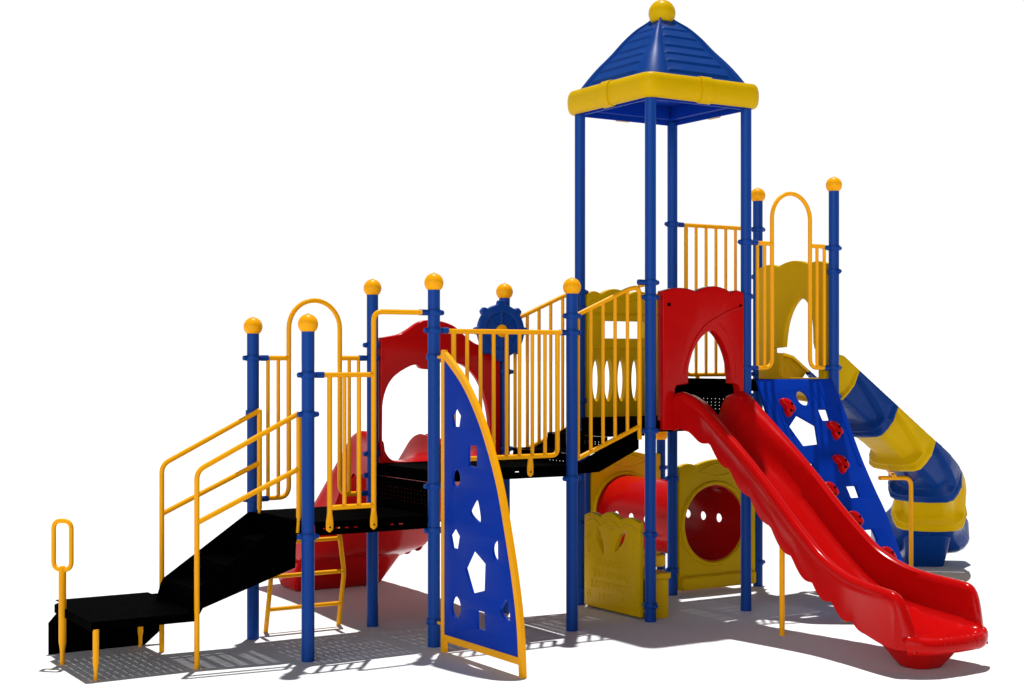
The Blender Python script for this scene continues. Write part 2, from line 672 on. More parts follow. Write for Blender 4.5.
def bals(parent, xs, y, z0, z1, r=0.0145):
    first = bal(parent, xs[0], y, z0, z1, r)
    for x in xs[1:]:
        copy_of(first, parent, (x, y, z0))


def foot_tab(parent, x, y, z0, z1):
    """flattened tube end bolted to the deck skirt"""
    bm = bmesh.new()
    n = 10
    rings = []
    for k in range(n + 1):
        t = k / n
        z = z1 + (z0 - z1) * t
        fl = min(1.0, t / 0.45)
        wx = 0.0185 + 0.010 * fl
        wy = 0.0185 - 0.012 * fl
        if t > 0.8:
            wx *= math.sqrt(max(0.03, 1 - ((t - 0.8) / 0.2) ** 2))
        rings.append([bm.verts.new((x + wx * math.cos(2 * math.pi * j / 16), y + wy * math.sin(2 * math.pi * j / 16), z)) for j in range(16)])
    for a, b in zip(rings, rings[1:]):
        for j in range(16):
            bm.faces.new((a[j], a[(j + 1) % 16], b[(j + 1) % 16], b[j]))
    bm.faces.new(rings[0])
    bm.faces.new(rings[-1][::-1])
    me = bm_mesh(bm)
    me.materials.append(M_AMBER)
    me.materials.append(M_BLACK)
    bm = bmesh.new()
    bm.from_mesh(me)
    k0 = len(bm.faces)
    zc = z0 + (z1 - z0) * 0.25
    sweep(bm, [(x, y - 0.004, zc), (x, y - 0.0095, zc)], 0.007, 8)
    bm.faces.ensure_lookup_table()
    for f in bm.faces[k0:]:
        f.material_index = 1
    bm.to_mesh(me)
    bm.free()
    smooth(me)
    add('mounting_tab', me, None, parent)


def railing(paths, y_unused=None, name='railing', r=RT):
    bm = bmesh.new()
    for p, fil in paths:
        sweep(bm, fillet(p, fil) if fil else [Vector(q) for q in p], r, 14)
    return add(name, bm_mesh(bm, name), M_AMBER, ROOT)


# half railing with hand loop at the front of the low deck
Y = -1.02
rl = railing([
    ([(0.115, Y, 1.994), (0.50, Y, 1.994)], 0),
    ([(0.885, Y, 2.444), (0.50, Y, 2.444), (0.50, Y, 1.02)], 0.07),
    ([(0.156, Y, 1.994), (0.156, Y, 1.02)], 0),
    ([(0.156, Y, 1.062), (0.50, Y, 1.062)], 0)])
bals(rl, [0.270, 0.385], Y, 1.065, 1.99)
foot_tab(rl, 0.156, Y, 0.89, 1.03)
foot_tab(rl, 0.50, Y, 0.89, 1.03)

# arched gate railing behind the low deck
Y = 0.0


def arch_gate(Y, xl0, xl, xr, xr1, ztop, zbot, zapex, lb, rb):
    n = 20
    cx, hw = (xl + xr) / 2, (xr - xl) / 2
    zs = zapex - hw * 1.02
    arc = [(cx - hw * math.cos(math.pi * k / n), Y, zs + (zapex - zs) * math.sin(math.pi * k / n)) for k in range(n + 1)]
    pth = [(xl0, Y, zbot)] + [tuple(q) for q in fillet([(xl0, Y, zbot), (xl, Y, zbot), (xl, Y, zbot + 0.5)], 0.09)][1:-1] + arc + \
          [tuple(q) for q in fillet([(xr, Y, zbot + 0.5), (xr, Y, zbot), (xr1, Y, zbot)], 0.09)][1:-1] + [(xr1, Y, zbot)]
    o = railing([(pth, 0), ([(xl0, Y, ztop), (xl, Y, ztop)], 0), ([(xr, Y, ztop), (xr1, Y, ztop)], 0)], name='arch_railing')
    bals(o, lb, Y, zbot, ztop)
    bals(o, rb, Y, zbot, ztop)
    return o


arch_gate(0.0, 0.11, 0.290, 0.717, 0.89, 2.113, 1.052, 2.557, [0.120, 0.204], [0.798, 0.878])
arch_gate(-1.0, 4.085, 4.267, 4.700, 4.875, 3.083, 2.03, 3.52, [4.105, 4.185], [4.781, 4.866])

# barred railing at the front of the middle deck
Y = -1.02
rl = railing([([(1.115, Y, 2.31), (2.105, Y, 2.31)], 0),
              ([(1.155, Y, 2.31), (1.155, Y, 1.366), (2.072, Y, 1.366), (2.072, Y, 2.31)], 0.055)])
bals(rl, [1.2697 + 0.1147 * k for k in range(7)], Y, 1.366, 2.31)
foot_tab(rl, 1.825, Y, 1.21, 1.36)
foot_tab(rl, 1.385, Y, 1.21, 1.36)

# barred railing behind the high deck
Y = 0.0
rl = railing([([(4.095, Y, 3.31), (4.865, Y, 3.31)], 0),
              ([(4.134, Y, 3.31), (4.134, Y, 1.965), (4.826, Y, 1.965), (4.826, Y, 3.31)], 0.055)])
bals(rl, [4.134 + 0.1153 * k for k in range(1, 6)], Y, 1.965, 3.31)
foot_tab(rl, 4.266, Y, 1.83, 1.955)

# sloping railings beside the upper stairs
for Y, dz in ((-0.965, 0.0), (-0.035, -0.02)):
    x1 = 2.898
    rl = railing([([(2.235, Y, 2.425 + dz), (2.80, Y, 2.668 + dz), (x1, Y, 2.68 + dz), (x1, Y, 1.46 + dz)], [0, 0.07, 0.075, 0]),
                  ([(2.235, Y, 1.305 + dz), (x1, Y, 1.565 + dz)], 0)])
    if Y < -0.5:
        bm = bmesh.new()
        sweep(bm, [(x1 - 0.01, Y, 2.69), (x1 + 0.05, Y - 0.01, 2.705)], 0.016, 12)
        add('rail_stub', bm_mesh(bm), M_AMBER, rl)
    for x in (2.302, 2.423, 2.540, 2.657, 2.778):
        t = (x - 2.235) / (x1 - 2.235)
        bal(rl, x, Y, 1.305 + dz + 0.26 * t, 2.425 + dz + 0.243 * min(1, (x - 2.235) / 0.565) - 0.004)

# two-bar handrails of the lower stairs
for Y in (-0.848, -0.132):
    rl = railing([([(-0.75, Y, 0.0), (-0.75, Y, 1.345), (-0.002, Y, 1.722)], 0.06),
                  ([(-0.75, Y, 0.992), (-0.002, Y, 1.332)], 0),
                  ([(-0.002, Y, 1.728), (-0.002, Y, 0.99)], 0)], name='stair_handrail')
    bm = bmesh.new()
    sweep(bm, [(-0.002, Y, 0.995), (-0.002, Y, 0.975), (-0.012, Y - 0.004, 0.88)], [0.0185, 0.0125, 0.0125], 12)
    add('mounting_tab', bm_mesh(bm), M_AMBER, rl)

# loop ladder under the arch gate
lx0, lx1 = 0.185, 0.80
lad = None
for x in (lx0, lx1):
    bm = bmesh.new()
    sweep(bm, fillet([(x, 0.02, 0.88), (x, 0.19, 0.745), (x, 0.095, 0.43), (x, 0.2, 0.0)], [0, 0.04, 0.05, 0]), 0.0185, 12)
    o = add('loop_ladder' if lad is None else 'ladder_rail', bm_mesh(bm), M_AMBER, ROOT if lad is None else lad)
    lad = lad or o
for z, y, dx in ((0.69, 0.172, 0.0), (0.44, 0.10, 0.0), (0.18, 0.155, 0.0)):
    bm = bmesh.new()
    sweep(bm, [(lx0 + dx, y, z), (lx1 + dx, y, z)], 0.0165, 12)
    add('rung', bm_mesh(bm), M_AMBER, lad)

# ------------------------------------------------------------------ sail shaped climbing panel
XS = 0.968
arc = smooth_open([(-1.195, 2.150), (-1.325, 2.075), (-1.52, 1.93), (-1.70, 1.735), (-1.84, 1.53), (-1.985, 1.25), (-2.095, 0.93), (-2.185, 0.62), (-2.245, 0.33), (-2.272, 0.0)], 8)
bm = bmesh.new()


def flat_bar(bm, pts, hw, hx, x):
    """rectangular section bar along (y, z) points"""
    rings = []
    for i, p in enumerate(pts):
        a = pts[max(i - 1, 0)]
        b = pts[min(i + 1, len(pts) - 1)]
        t = Vector((b[0] - a[0], b[1] - a[1])).normalized()
        n = Vector((-t.y, t.x))
        rings.append([bm.verts.new((x + sx * hx, p[0] + n.x * sn * hw, p[1] + n.y * sn * hw)) for sx, sn in ((-1, -1), (-1, 1), (1, 1), (1, -1))])
    for a, b in zip(rings, rings[1:]):
        for k in range(4):
            bm.faces.new((a[k], a[(k + 1) % 4], b[(k + 1) % 4], b[k]))
    bm.faces.new(rings[0])
    bm.faces.new(rings[-1][::-1])


flat_bar(bm, arc, 0.024, 0.0165, XS)
flat_bar(bm, [(-1.213, 2.168), (-1.213, 0.0)], 0.022, 0.0155, XS)
flat_bar(bm, [(-1.236, 0.105), (-2.240, 0.105)], 0.024, 0.0145, XS)
fr = bm_mesh(bm, 'sail_frame', 25)
sail = add('sail_climber', fr, M_AMBER, ROOT)
inner = [(-1.215, 0.11)] + [(-2.235, 0.11)] + [p for p in reversed(arc) if p[1] > 0.15] + [(-1.215, 2.10)]
sh = [
    smooth_loop([(-1.69, 1.136), (-1.60, 1.06), (-1.60, 1.03), (-1.66, 0.995), (-1.735, 0.975), (-1.737, 1.04)], 4),
    [(-1.383, 0.912), (-1.312, 0.849), (-1.345, 0.760), (-1.425, 0.760), (-1.453, 0.855)],
    smooth_loop([(-1.963, 0.880), (-1.905, 0.845), (-1.895, 0.80), (-1.92, 0.755), (-1.967, 0.735), (-1.972, 0.80)], 4),
    [(-1.645, 0.78), (-1.528, 0.637), (-1.627, 0.472), (-1.796, 0.515), (-1.807, 0.70)],
    ellipse(-1.40, 0.345, 0.068, 0.080, 20),
    round_poly([(-1.686, 0.366), (-1.798, 0.366), (-1.803, 0.240), (-1.692, 0.240)], 0.012),
    smooth_loop([(-2.08, 0.492), (-2.01, 0.43), (-2.0, 0.40), (-2.06, 0.362), (-2.118, 0.352), (-2.122, 0.42)], 4),
    [(-1.40, 1.765), (-1.338, 1.703), (-1.362, 1.625), (-1.445, 1.625), (-1.468, 1.705)],
    round_poly([(-1.571, 1.503), (-1.691, 1.503), (-1.691, 1.350), (-1.571, 1.360)], 0.014),
    ellipse(-1.40, 1.262, 0.060, 0.062, 20),
]
add('climbing_board', panel(inner, sh, 0.022, 0.002, f_x(XS)), M_BLUE, sail)
bm = bmesh.new()
for z in (2.12, 0.187):
    sweep(bm, [(1.0, -1.05, z), (0.985, -1.20, z)], 0.014, 10)
add('bracket', bm_mesh(bm), M_AMBER, sail)

# ------------------------------------------------------------------ roof of the tower
RX, RY = (XD + XE) / 2, -0.5
HF = [(0.0, 0.0), (0.15, 0.185), (0.29, 0.34), (0.48, 0.525), (0.645, 0.708), (0.80, 0.85), (0.955, 0.956), (1.0, 1.0)]
RZ0, RH, RS = 4.345, 0.64, 0.565


def roof_pt(u, f, lift=0.0):
    """u along a face -1..1, f up the roof 0..1, face looking to -y"""
    s = RS * (1 - f) + 0.05 * f
    z = RZ0 + RH * interp(HF, f)
    s += lift * 0.6
    au = abs(u)
    if au > 0.78:
        c = 0.70 + 0.26 * f
        t = (au - 0.78) / 0.22
        th = math.radians(45) * t
        x = s * (c + (1 - c) * math.sin(th))
        y = s * (c + (1 - c) * math.cos(th))
        return Vector((math.copysign(x, u), -y, z + lift * 0.8))
    if au > 0.5:
        u = math.copysign(0.5 + (au - 0.5) * (0.20 + 0.26 * f) / 0.28, u)
    return Vector((s * u, -s, z + lift * 0.8))


bm = bmesh.new()
us = [-1, -0.945, -0.89, -0.835, -0.78, -0.755, -0.72, -0.68, -0.60, -0.3, 0, 0.3, 0.60, 0.68, 0.72, 0.755, 0.78, 0.835, 0.89, 0.945, 1]
NF = 56
nst = 7
for q in range(4):
    rot = Matrix.Rotation(q * math.pi / 2, 3, 'Z')
    rows = []
    for j in range(NF + 1):
        f = j / NF
        row = []
        for u in us:
            au = abs(u)
            if au >= 0.755:
                lift = 0.018
            elif au >= 0.65:
                lift = 0.002
            else:
                lift = 0.0
                if au <= 0.601 and f < 0.87:
                    ph = (f * nst / 0.87) % 1.0
                    lift = 0.016 * (1 - 0.5 * f) * (1 - ph) if 0.05 < f else 0.0
            row.append(bm.verts.new(rot @ roof_pt(u, f, lift) + Vector((RX, RY, 0))))
        rows.append(row)
    for a, b in zip(rows, rows[1:]):
        for k in range(len(us) - 1):
            bm.faces.new((a[k], a[k + 1], b[k + 1], b[k]))
bmesh.ops.remove_doubles(bm, verts=bm.verts[:], dist=0.0008)
me = bm_mesh(bm, 'roof', 22)
roof = add('roof', me, M_ROOF, ROOT)
bm = bmesh.new()
# underside tray
box(bm, RX - 0.52, RX + 0.52, RY - 0.52, RY + 0.52, 4.335, 4.355)
for sx in (-1, 1):
    box(bm, RX + sx * 0.512 - 0.008, RX + sx * 0.512 + 0.008, RY - 0.52, RY + 0.52, 4.188, 4.334)
    box(bm, RX - 0.503, RX + 0.503, RY + sx * 0.512 - 0.0079, RY + sx * 0.512 + 0.0079, 4.1885, 4.3339)
for sx in (-1, 1):
    box(bm, RX + sx * 0.44 - 0.03, RX + sx * 0.44 + 0.03, RY - 0.5, RY + 0.5, 4.225, 4.3335)
    box(bm, RX - 0.40, RX + 0.40, RY + sx * 0.44 - 0.03, RY + sx * 0.44 + 0.03, 4.227, 4.3325)
add('roof_underside', bm_mesh(bm, 'u', 30), M_BLUE, roof)
# rounded yellow eave ring
bm = bmesh.new()
o_ = 0.56
path = fillet([(RX - o_, RY - o_, 4.3), (RX + o_, RY - o_, 4.3), (RX + o_, RY + o_, 4.3), (RX - o_, RY + o_, 4.3)], 0.075, 8, closed=True)
N = len(path)
prof = []
for k in range(20):
    a = 2 * math.pi * k / 20
    ca, sa = math.cos(a), math.sin(a)
    prof.append((0.050 * math.copysign(abs(ca) ** 0.82, ca), 0.102 * math.copysign(abs(sa) ** 0.85, sa)))
rings = []
for i in range(N):
    t = (path[(i + 1) % N] - path[i - 1]).normalized()
    n = Vector((t.y, -t.x, 0))
    rings.append([bm.verts.new(path[i] + n * a + Vector((0, 0, b))) for a, b in prof])
for i in range(N):
    a, b = rings[i], rings[(i + 1) % N]
    for k in range(20):
        bm.faces.new((a[k], a[(k + 1) % 20], b[(k + 1) % 20], b[k]))
eave = add('eave_ring', bm_mesh(bm, 'eave', 50), M_YEL, roof)
# joint bands at the middle of each side, a little proud
def band(bm, cx, cy, ax, w):
    n = 20
    rr = []
    for s in (-w / 2, w / 2):
        ring = []
        for a, b in prof:
            aa, bb = a * 1.22, b * 1.09
            ring.append(bm.verts.new((cx + (s if ax == 'x' else aa), cy + (aa if ax == 'x' else s), 4.3 + bb)))
        rr.append(ring)
    for k in range(n):
        bm.faces.new((rr[0][k], rr[0][(k + 1) % n], rr[1][(k + 1) % n], rr[1][k]))
    bm.faces.new(rr[0])
    bm.faces.new(rr[1][::-1])


for cx, cy, ax in ((RX, RY - o_, 'x'), (RX, RY + o_, 'x'), (RX - o_, RY, 'y'), (RX + o_, RY, 'y')):
    bm = bmesh.new()
    band(bm, cx, cy, ax, 0.115)
    add('eave_joint', bm_mesh(bm, 'joint', 45), M_YEL, roof)
bm = bmesh.new()
prof_b = [(0.0, -0.075), (0.085, -0.075)] + [(0.115 * math.cos(a), 0.115 * math.sin(a)) for a in [math.radians(-38 + 128 * k / 18) for k in range(18)]] + [(0, 0.115)]
lathe(bm, prof_b, 32, (RX, RY, 5.035))
add('roof_ball', bm_mesh(bm, 'roof_ball', 50), M_YEL, roof)


# ------------------------------------------------------------------ scalloped top outlines
def scallop(x0, x1, z0, zt, lobes, r=0.03):
    """rectangle whose top is a row of arcs: lobes = [(xa, xb, height)]"""
    pts = [(x0, z0), (x1, z0)]
    for xa, xb, h in sorted(lobes, key=lambda q: -q[0]):
        for k in range(0, 11):
            t = k / 10
            pts.append((xb + (xa - xb) * t, zt + h * 0.45 + 0.5 * h * math.sin(math.pi * t) ** 0.9))
    return pts


# red hood panel of the straight slide
Y = -1.0
out = scallop(3.078, 3.925, 1.533, 2.625, [(3.078, 3.44, 0.062), (3.44, 3.78, 0.085), (3.78, 3.925, 0.055)])
hole = [(3.20, 1.535 - 0.01), (3.20, 1.86), (3.215, 1.89), (3.338, 1.905), (3.338, 2.0)] + \
    smooth_open([(3.345, 2.05), (3.385, 2.165), (3.46, 2.27), (3.54, 2.328), (3.585, 2.335), (3.63, 2.315), (3.70, 2.235), (3.755, 2.125), (3.785, 2.0)], 5) + [(3.79, 1.905), (3.86, 1.89), (3.875, 1.86), (3.875, 1.535 - 0.01)]
out2 = out[1:]   # walk round the outline, then back along the opening (open at the bottom)
outline = [(3.20, 1.533), (3.078, 1.533)] + list(reversed(out[2:])) + [(3.925, 1.533), (3.875, 1.533)] + list(reversed(hole[1:-1]))
hood = add('slide_hood', panel(outline, (), 0.085, 0.012, f_y(Y - 0.0), 40), M_RED, ROOT)
bm = bmesh.new()
for x in (3.135, 3.885):
    sweep(bm, [(x, Y - 0.040, 2.545), (x, Y - 0.046, 2.545)], 0.016, 12)
add('bolt_recess', bm_mesh(bm), M_BLACK, hood)
# raised arch moulding round the opening
bm = bmesh.new()
sweep(bm, [(x, Y - 0.043, z) for x, z in smooth_open([(3.30, 1.98), (3.32, 2.09), (3.39, 2.24), (3.50, 2.37), (3.62, 2.44), (3.76, 2.50), (3.90, 2.54)], 6)], 0.009, 8)
sweep(bm, [(x, Y - 0.043, z) for x, z in smooth_open([(3.66, 2.395), (3.74, 2.32), (3.80, 2.21), (3.83, 2.08), (3.84, 1.93)], 6)], 0.008, 8)
add('arch_moulding', bm_mesh(bm), M_RED, hood)


# ------------------------------------------------------------------ open wave slides
def slide(channels, rim, bedd, ys, sgn, lip_z, wave, lip_y, name, base):
    """channels: list of (xl, xr) rim centres; rim: table distance -> rim height; sgn: -1 runs to the front, +1 to the rear"""
    L = channels[0][0]
    Rr = channels[-1][1]
    bm = bmesh.new()
    rows = []
    for d in ys:
        zr = interp(rim, d)
        zb = zr - interp(bedd, d)
        # waved skirt
        ph = (d - 0.2) / 0.235
        amp = 0.050 * min(1.0, max(0.0, (d - 0.15) / 0.15)) * min(1.0, max(0.0, (2.25 - d) / 0.2))
        sk = interp(wave, d) + amp * (abs(math.sin(math.pi * ph)) - 0.5)
        k = 0.036
        pr = []
        if sgn < 0:
            l = L - interp([(0.0, 0.045), (0.12, 0.04), (0.35, 0.0), (1.45, 0.0), (2.0, 0.065), (2.4, 0.125), (2.71, 0.125)], d)
            r = Rr + interp([(0.0, 0.03), (0.12, 0.03), (0.35, 0.0), (1.6, 0.0), (2.4, 0.045), (2.71, 0.055)], d)
        else:
            l, r = L, Rr
        kk = min(0.009, sk * 0.05) + 0.035 * max(0.0, (d - (lip_y - 0.14)) / 0.14)
        bu = interp([(0.0, 0.10), (0.25, 0.095), (0.55, 0.045), (0.95, 0.0), (3.0, 0.0)], d) if sgn < 0 else 0.0
        bd = min(0.085, sk * 0.4)
        pr += [(l - k + kk, zr - sk), (l - k + kk, zr - bd - 0.012), (l - k, zr - bd), (l - k * 1.0, zr - 0.030), (l - k * 0.75, zr - 0.008), (l - k * 0.3, zr), (l + k * 0.3, zr - 0.001), (l + k * 0.8, zr - 0.012)]
        for ci, (a, b) in enumerate(channels):
            a2 = l if ci == 0 else a
            b2 = r if ci == len(channels) - 1 else b
            h = zr - zb
            for t, q in ((0.036, 0.16), (0.043, 0.45), (0.055, 0.72), (0.085, 0.91), (0.14, 0.985)):
                pr.append((a2 + t + bu * min(1.0, 0.35 + q * 1.1), zr - h * (q if bu < 1e-4 else q * (0.45 + 0.55 * q))))
            pr.append(((a2 + b2) / 2, zb))
            for t, q in ((0.14, 0.985), (0.085, 0.91), (0.055, 0.72), (0.043, 0.45), (0.036, 0.16)):
                pr.append((b2 - t - bu * min(1.0, 0.35 + q * 1.1), zr - h * (q if bu < 1e-4 else q * (0.45 + 0.55 * q))))
            if ci < len(channels) - 1:
                pr += [(b2 - 0.028, zr - 0.060), (b2 - 0.010, zr - 0.048), (b2 + 0.010, zr - 0.048), (b2 + 0.028, zr - 0.060)]
        pr += [(r - k * 0.8, zr - 0.012), (r - k * 0.3, zr - 0.001), (r + k * 0.3, zr), (r + k * 0.75, zr - 0.008), (r + k, zr - 0.030), (r + k, zr - bd), (r + k - kk, zr - bd - 0.012), (r + k - kk, zr - sk)]
        # exit: round the plan corners
        y = base + sgn * d
        mid = (l + r) / 2
        dd = max(0.0, d - (lip_y - 0.30)) / 0.30
        row = []
        for x, z in pr:
            e_ = abs((x - mid) / (r - l + 2 * k) * 2)
            yy = y - sgn * 0.13 * dd * dd * max(0.0, e_ - 0.35) ** 2 * 2.2
            row.append(bm.verts.new((mid + (x - mid) * (1 - 0.012 * dd ** 3), yy, z)))
        rows.append(row)
    # lip: roll the front edge down
    last = rows[-1]
    zl = min(v.co.z for v in last)
    for j, (dy, dz) in enumerate(((0.014, 0.03), (0.027, 0.11), (0.037, 0.25), (0.043, 0.44), (0.043, 0.66), (0.036, 0.87), (0.020, 1.0))):
        row = []
        for v in last:
            row.append(bm.verts.new((v.co.x + ((L + Rr) / 2 - v.co.x) * 0.06 * dz * dz, v.co.y + sgn * dy, v.co.z + (lip_z - 0.10 - v.co.z) * dz)))
        rows.append(row)
    for a, b in zip(rows, rows[1:]):
        for q in range(len(a) - 1):
            bm.faces.new((a[q], a[q + 1], b[q + 1], b[q]))
    me = bm_mesh(bm, name, None)
    me = solidify(me, 0.012, 0)
    smooth(me, 48)
    return me


RIMF = [(0.03, 1.815), (0.12, 1.835), (0.25, 1.785), (0.37, 1.705), (0.60, 1.540), (0.845, 1.362), (1.07, 1.185), (1.285, 1.005), (1.50, 0.840), (1.70, 0.707), (1.945, 0.612), (2.185, 0.573), (2.42, 0.553), (2.53, 0.532), (2.60, 0.468), (2.65, 0.375), (2.69, 0.292), (2.71, 0.264)]
BEDF = [(0.03, 0.225), (0.25, 0.27), (1.0, 0.285), (1.7, 0.28), (2.2, 0.285), (2.53, 0.285), (2.60, 0.221), (2.65, 0.130), (2.69, 0.048), (2.71, 0.022)]
WAVF = [(0.0, 0.29), (0.25, 0.29), (0.42, 0.245), (0.6, 0.255), (1.0, 0.29), (1.5, 0.30), (1.8, 0.275), (2.1, 0.32), (2.42, 0.37), (2.53, 0.359), (2.60, 0.298), (2.65, 0.205), (2.69, 0.122), (2.71, 0.095)]
ysf = [0.03 + 2.68 * i / 110 for i in range(111)]
sl = add('straight_slide', slide([(3.262, 3.805)], RIMF, BEDF, ysf, -1, 0.25, WAVF, 2.71, 'straight_slide', -1.0), M_RED, ROOT)
sl['label'] = 'long red wave slide running from the tower towards the viewer'


def foot(bm, top, bot, r=0.05):
    """tapered closed foot between two rounded quads given as (x, y, z)"""
    a = fillet(top, r, 5, closed=True)
    b = fillet(bot, r * 0.8, 5, closed=True)
    n = len(a)
    rings = []
    for t in (0, 0.25, 0.5, 0.75, 0.94, 1.0):
        tt = t
        sh = 1.0 if t < 0.99 else 0.97
        ring = []
        c = sum(b, Vector()) / n
        for k in range(n):
            p = a[k].lerp(b[k], tt)
            if t >= 0.99:
                p = c + (p - c) * sh
            ring.append(bm.verts.new(p))
        rings.append(ring)
    for p, q in zip(rings, rings[1:]):
        for k in range(n):
            bm.faces.new((p[k], p[(k + 1) % n], q[(k + 1) % n], q[k]))
    bm.faces.new(rings[0])
    bm.faces.new(rings[-1][::-1])


bm = bmesh.new()
foot(bm, [(3.14, -3.08, 0.34), (3.83, -3.08, 0.34), (3.72, -3.64, 0.17), (3.24, -3.62, 0.17)], [(3.34, -3.29, 0.0), (3.62, -3.29, 0.0), (3.60, -3.53, 0.0), (3.36, -3.52, 0.0)], 0.13)
add('slide_foot', bm_mesh(bm, 'foot', 50), M_RED, sl)
bm = bmesh.new()
for k in range(7):      # grip ribs across the lip
    x = 3.34 + 0.052 * k
    sweep(bm, [(x, -3.60, 0.243), (x, -3.665, 0.243), (x, -3.712, 0.240), (x, -3.745, 0.222), (x, -3.752, 0.19)], [0.003, 0.009, 0.010, 0.009, 0.004], 8)
add('grip_rib', bm_mesh(bm, 'ribs', 60), M_RED, sl)
bm = bmesh.new()
sweep(bm, [(3.455, -2.03, 0.0), (3.455, -2.03, 0.80)], 0.021, 14)
add('slide_support', bm_mesh(bm), M_AMBER, sl)

# double slide behind the middle deck
RIMR = [(0.03, 1.46), (0.18, 1.50), (0.33, 1.52), (0.48, 1.47), (0.65, 1.33), (0.95, 1.08), (1.25, 0.840), (1.50, 0.68), (1.75, 0.590), (2.0, 0.545), (2.25, 0.52), (2.36, 0.48), (2.46, 0.40), (2.52, 0.37)]
BEDR = [(0.03, 0.18), (0.33, 0.25), (0.7, 0.22), (1.3, 0.21), (2.0, 0.20), (2.25, 0.18), (2.40, 0.09), (2.52, 0.025)]
WAVR = [(0.0, 0.24), (0.33, 0.34), (0.65, 0.30), (1.0, 0.30), (1.4, 0.31), (1.8, 0.27), (2.2, 0.28), (2.36, 0.23), (2.46, 0.15), (2.52, 0.12)]
ysr = [0.03 + 2.49 * i / 84 for i in range(85)]
ds = add('double_slide', slide([(1.075, 1.635), (1.635, 2.195)], RIMR, BEDR, ysr, 1, 0.34, WAVR, 2.52, 'double_slide', 0.0), M_RED, ROOT)
ds['label'] = 'short wide red double slide behind the middle deck'
bm = bmesh.new()
foot(bm, [(1.06, 1.55, 0.46), (2.20, 1.55, 0.46), (2.16, 2.40, 0.30), (1.10, 2.40, 0.30)], [(1.20, 1.95, 0.0), (2.06, 1.95, 0.0), (2.04, 2.34, 0.0), (1.22, 2.34, 0.0)], 0.08)
add('slide_foot', bm_mesh(bm, 'foot', 50), M_RED, ds)
# underside of the chute seen below the deck
bm = bmesh.new()
rows = []
for d in [0.10 + 1.75 * i / 40 for i in range(41)]:
    zu = interp(RIMR, d) - interp(WAVR, d) - 0.02 + 0.022 * (abs(math.sin(math.pi * (d - 0.1) / 0.42)) - 0.5)
    rows.append([bm.verts.new((x, d, zu + dz)) for x, dz in ((1.055, 0.015), (1.12, 0.0), (1.40, -0.02), (1.62, 0.01), (1.86, -0.02), (2.15, 0.0), (2.215, 0.015))])
for a, b in zip(rows, rows[1:]):
    for q in range(6):
        bm.faces.new((a[q], a[q + 1], b[q + 1], b[q]))
me = bm_mesh(bm, 'under', None)
me = solidify(me, 0.01, 0)
smooth(me, 50)
add('slide_underside', me, M_RED, ds)

# red hood with oval opening in front of the double slide
out = [(1.06, 1.22), (2.16, 1.22), (2.165, 1.55), (2.16, 2.10)] + smooth_open([(2.15, 2.17), (2.05, 2.20), (1.92, 2.235), (1.82, 2.30), (1.72, 2.375), (1.60, 2.412), (1.49, 2.42), (1.40, 2.40), (1.31, 2.345), (1.23, 2.305), (1.13, 2.285), (1.065, 2.275)], 5) + [(1.055, 2.22), (1.055, 1.5)]
oval = smooth_loop([(1.14, 1.32), (1.075, 1.44), (1.065, 1.62), (1.09, 1.82), (1.165, 1.955), (1.30, 2.04), (1.385, 2.06), (1.425, 2.03), (1.50, 2.025), (1.545, 2.065), (1.70, 2.085), (1.86, 2.03), (1.975, 1.90), (2.045, 1.70), (2.07, 1.50), (2.05, 1.36), (1.97, 1.295), (1.75, 1.29), (1.45, 1.29), (1.25, 1.29)], 5)
add('double_slide_hood', panel(out, [oval], 0.07, 0.012, f_y(0.0), 40), M_RED, ROOT)

# ------------------------------------------------------------------ steering wheel on its post
WX, WY, WZ = 2.13, -0.085, 2.337
RW = 0.218
rim_o = []
for k in range(160):
    a = 2 * math.pi * k / 160
    d = abs(((a - math.pi / 8 * 0 + math.pi / 8) % (math.pi / 4)) - math.pi / 8)
    rim_o.append((RW + (0.034 if d < 0.10 else (0.034 * max(0, 1 - (d - 0.10) / 0.05))), a))
pts = [(WX + r * math.sin(a), WZ + r * math.cos(a)) for r, a in rim_o]
wheel = add('steering_wheel', panel(pts, [ellipse(WX, WZ, 0.150, 0.150, 48)], 0.05, 0.006, f_y(WY)), M_POST, ROOT)
add('wheel_disc', panel(ellipse(WX, WZ, 0.154, 0.154, 48), (), 0.016, 0.001, f_y(WY)), M_POST, wheel)
bm = bmesh.new()
for k in range(8):
    a = k * math.pi / 4
    dx, dz = math.sin(a), math.cos(a)
    sweep(bm, [(WX + dx * 0.03, WY - 0.008, WZ + dz * 0.03), (WX + dx * 0.165, WY - 0.010, WZ + dz * 0.165)], 0.013, 8)
add('wheel_spokes', bm_mesh(bm), M_POST, wheel)
bm = bmesh.new()
sweep(bm, [(WX, WY - 0.002, WZ), (WX, WY - 0.030, WZ), (WX, WY - 0.040, WZ)], [0.052, 0.052, 0.036], 20)
add('wheel_hub', bm_mesh(bm), M_AMBER, wheel)
bm = bmesh.new()
sweep(bm, [(WX, WY + 0.005, WZ), (WX + 0.02, WY + 0.05, WZ), (XC - 0.045, -0.005, WZ)], 0.022, 12)
add('wheel_axle', bm_mesh(bm), M_POST, wheel)

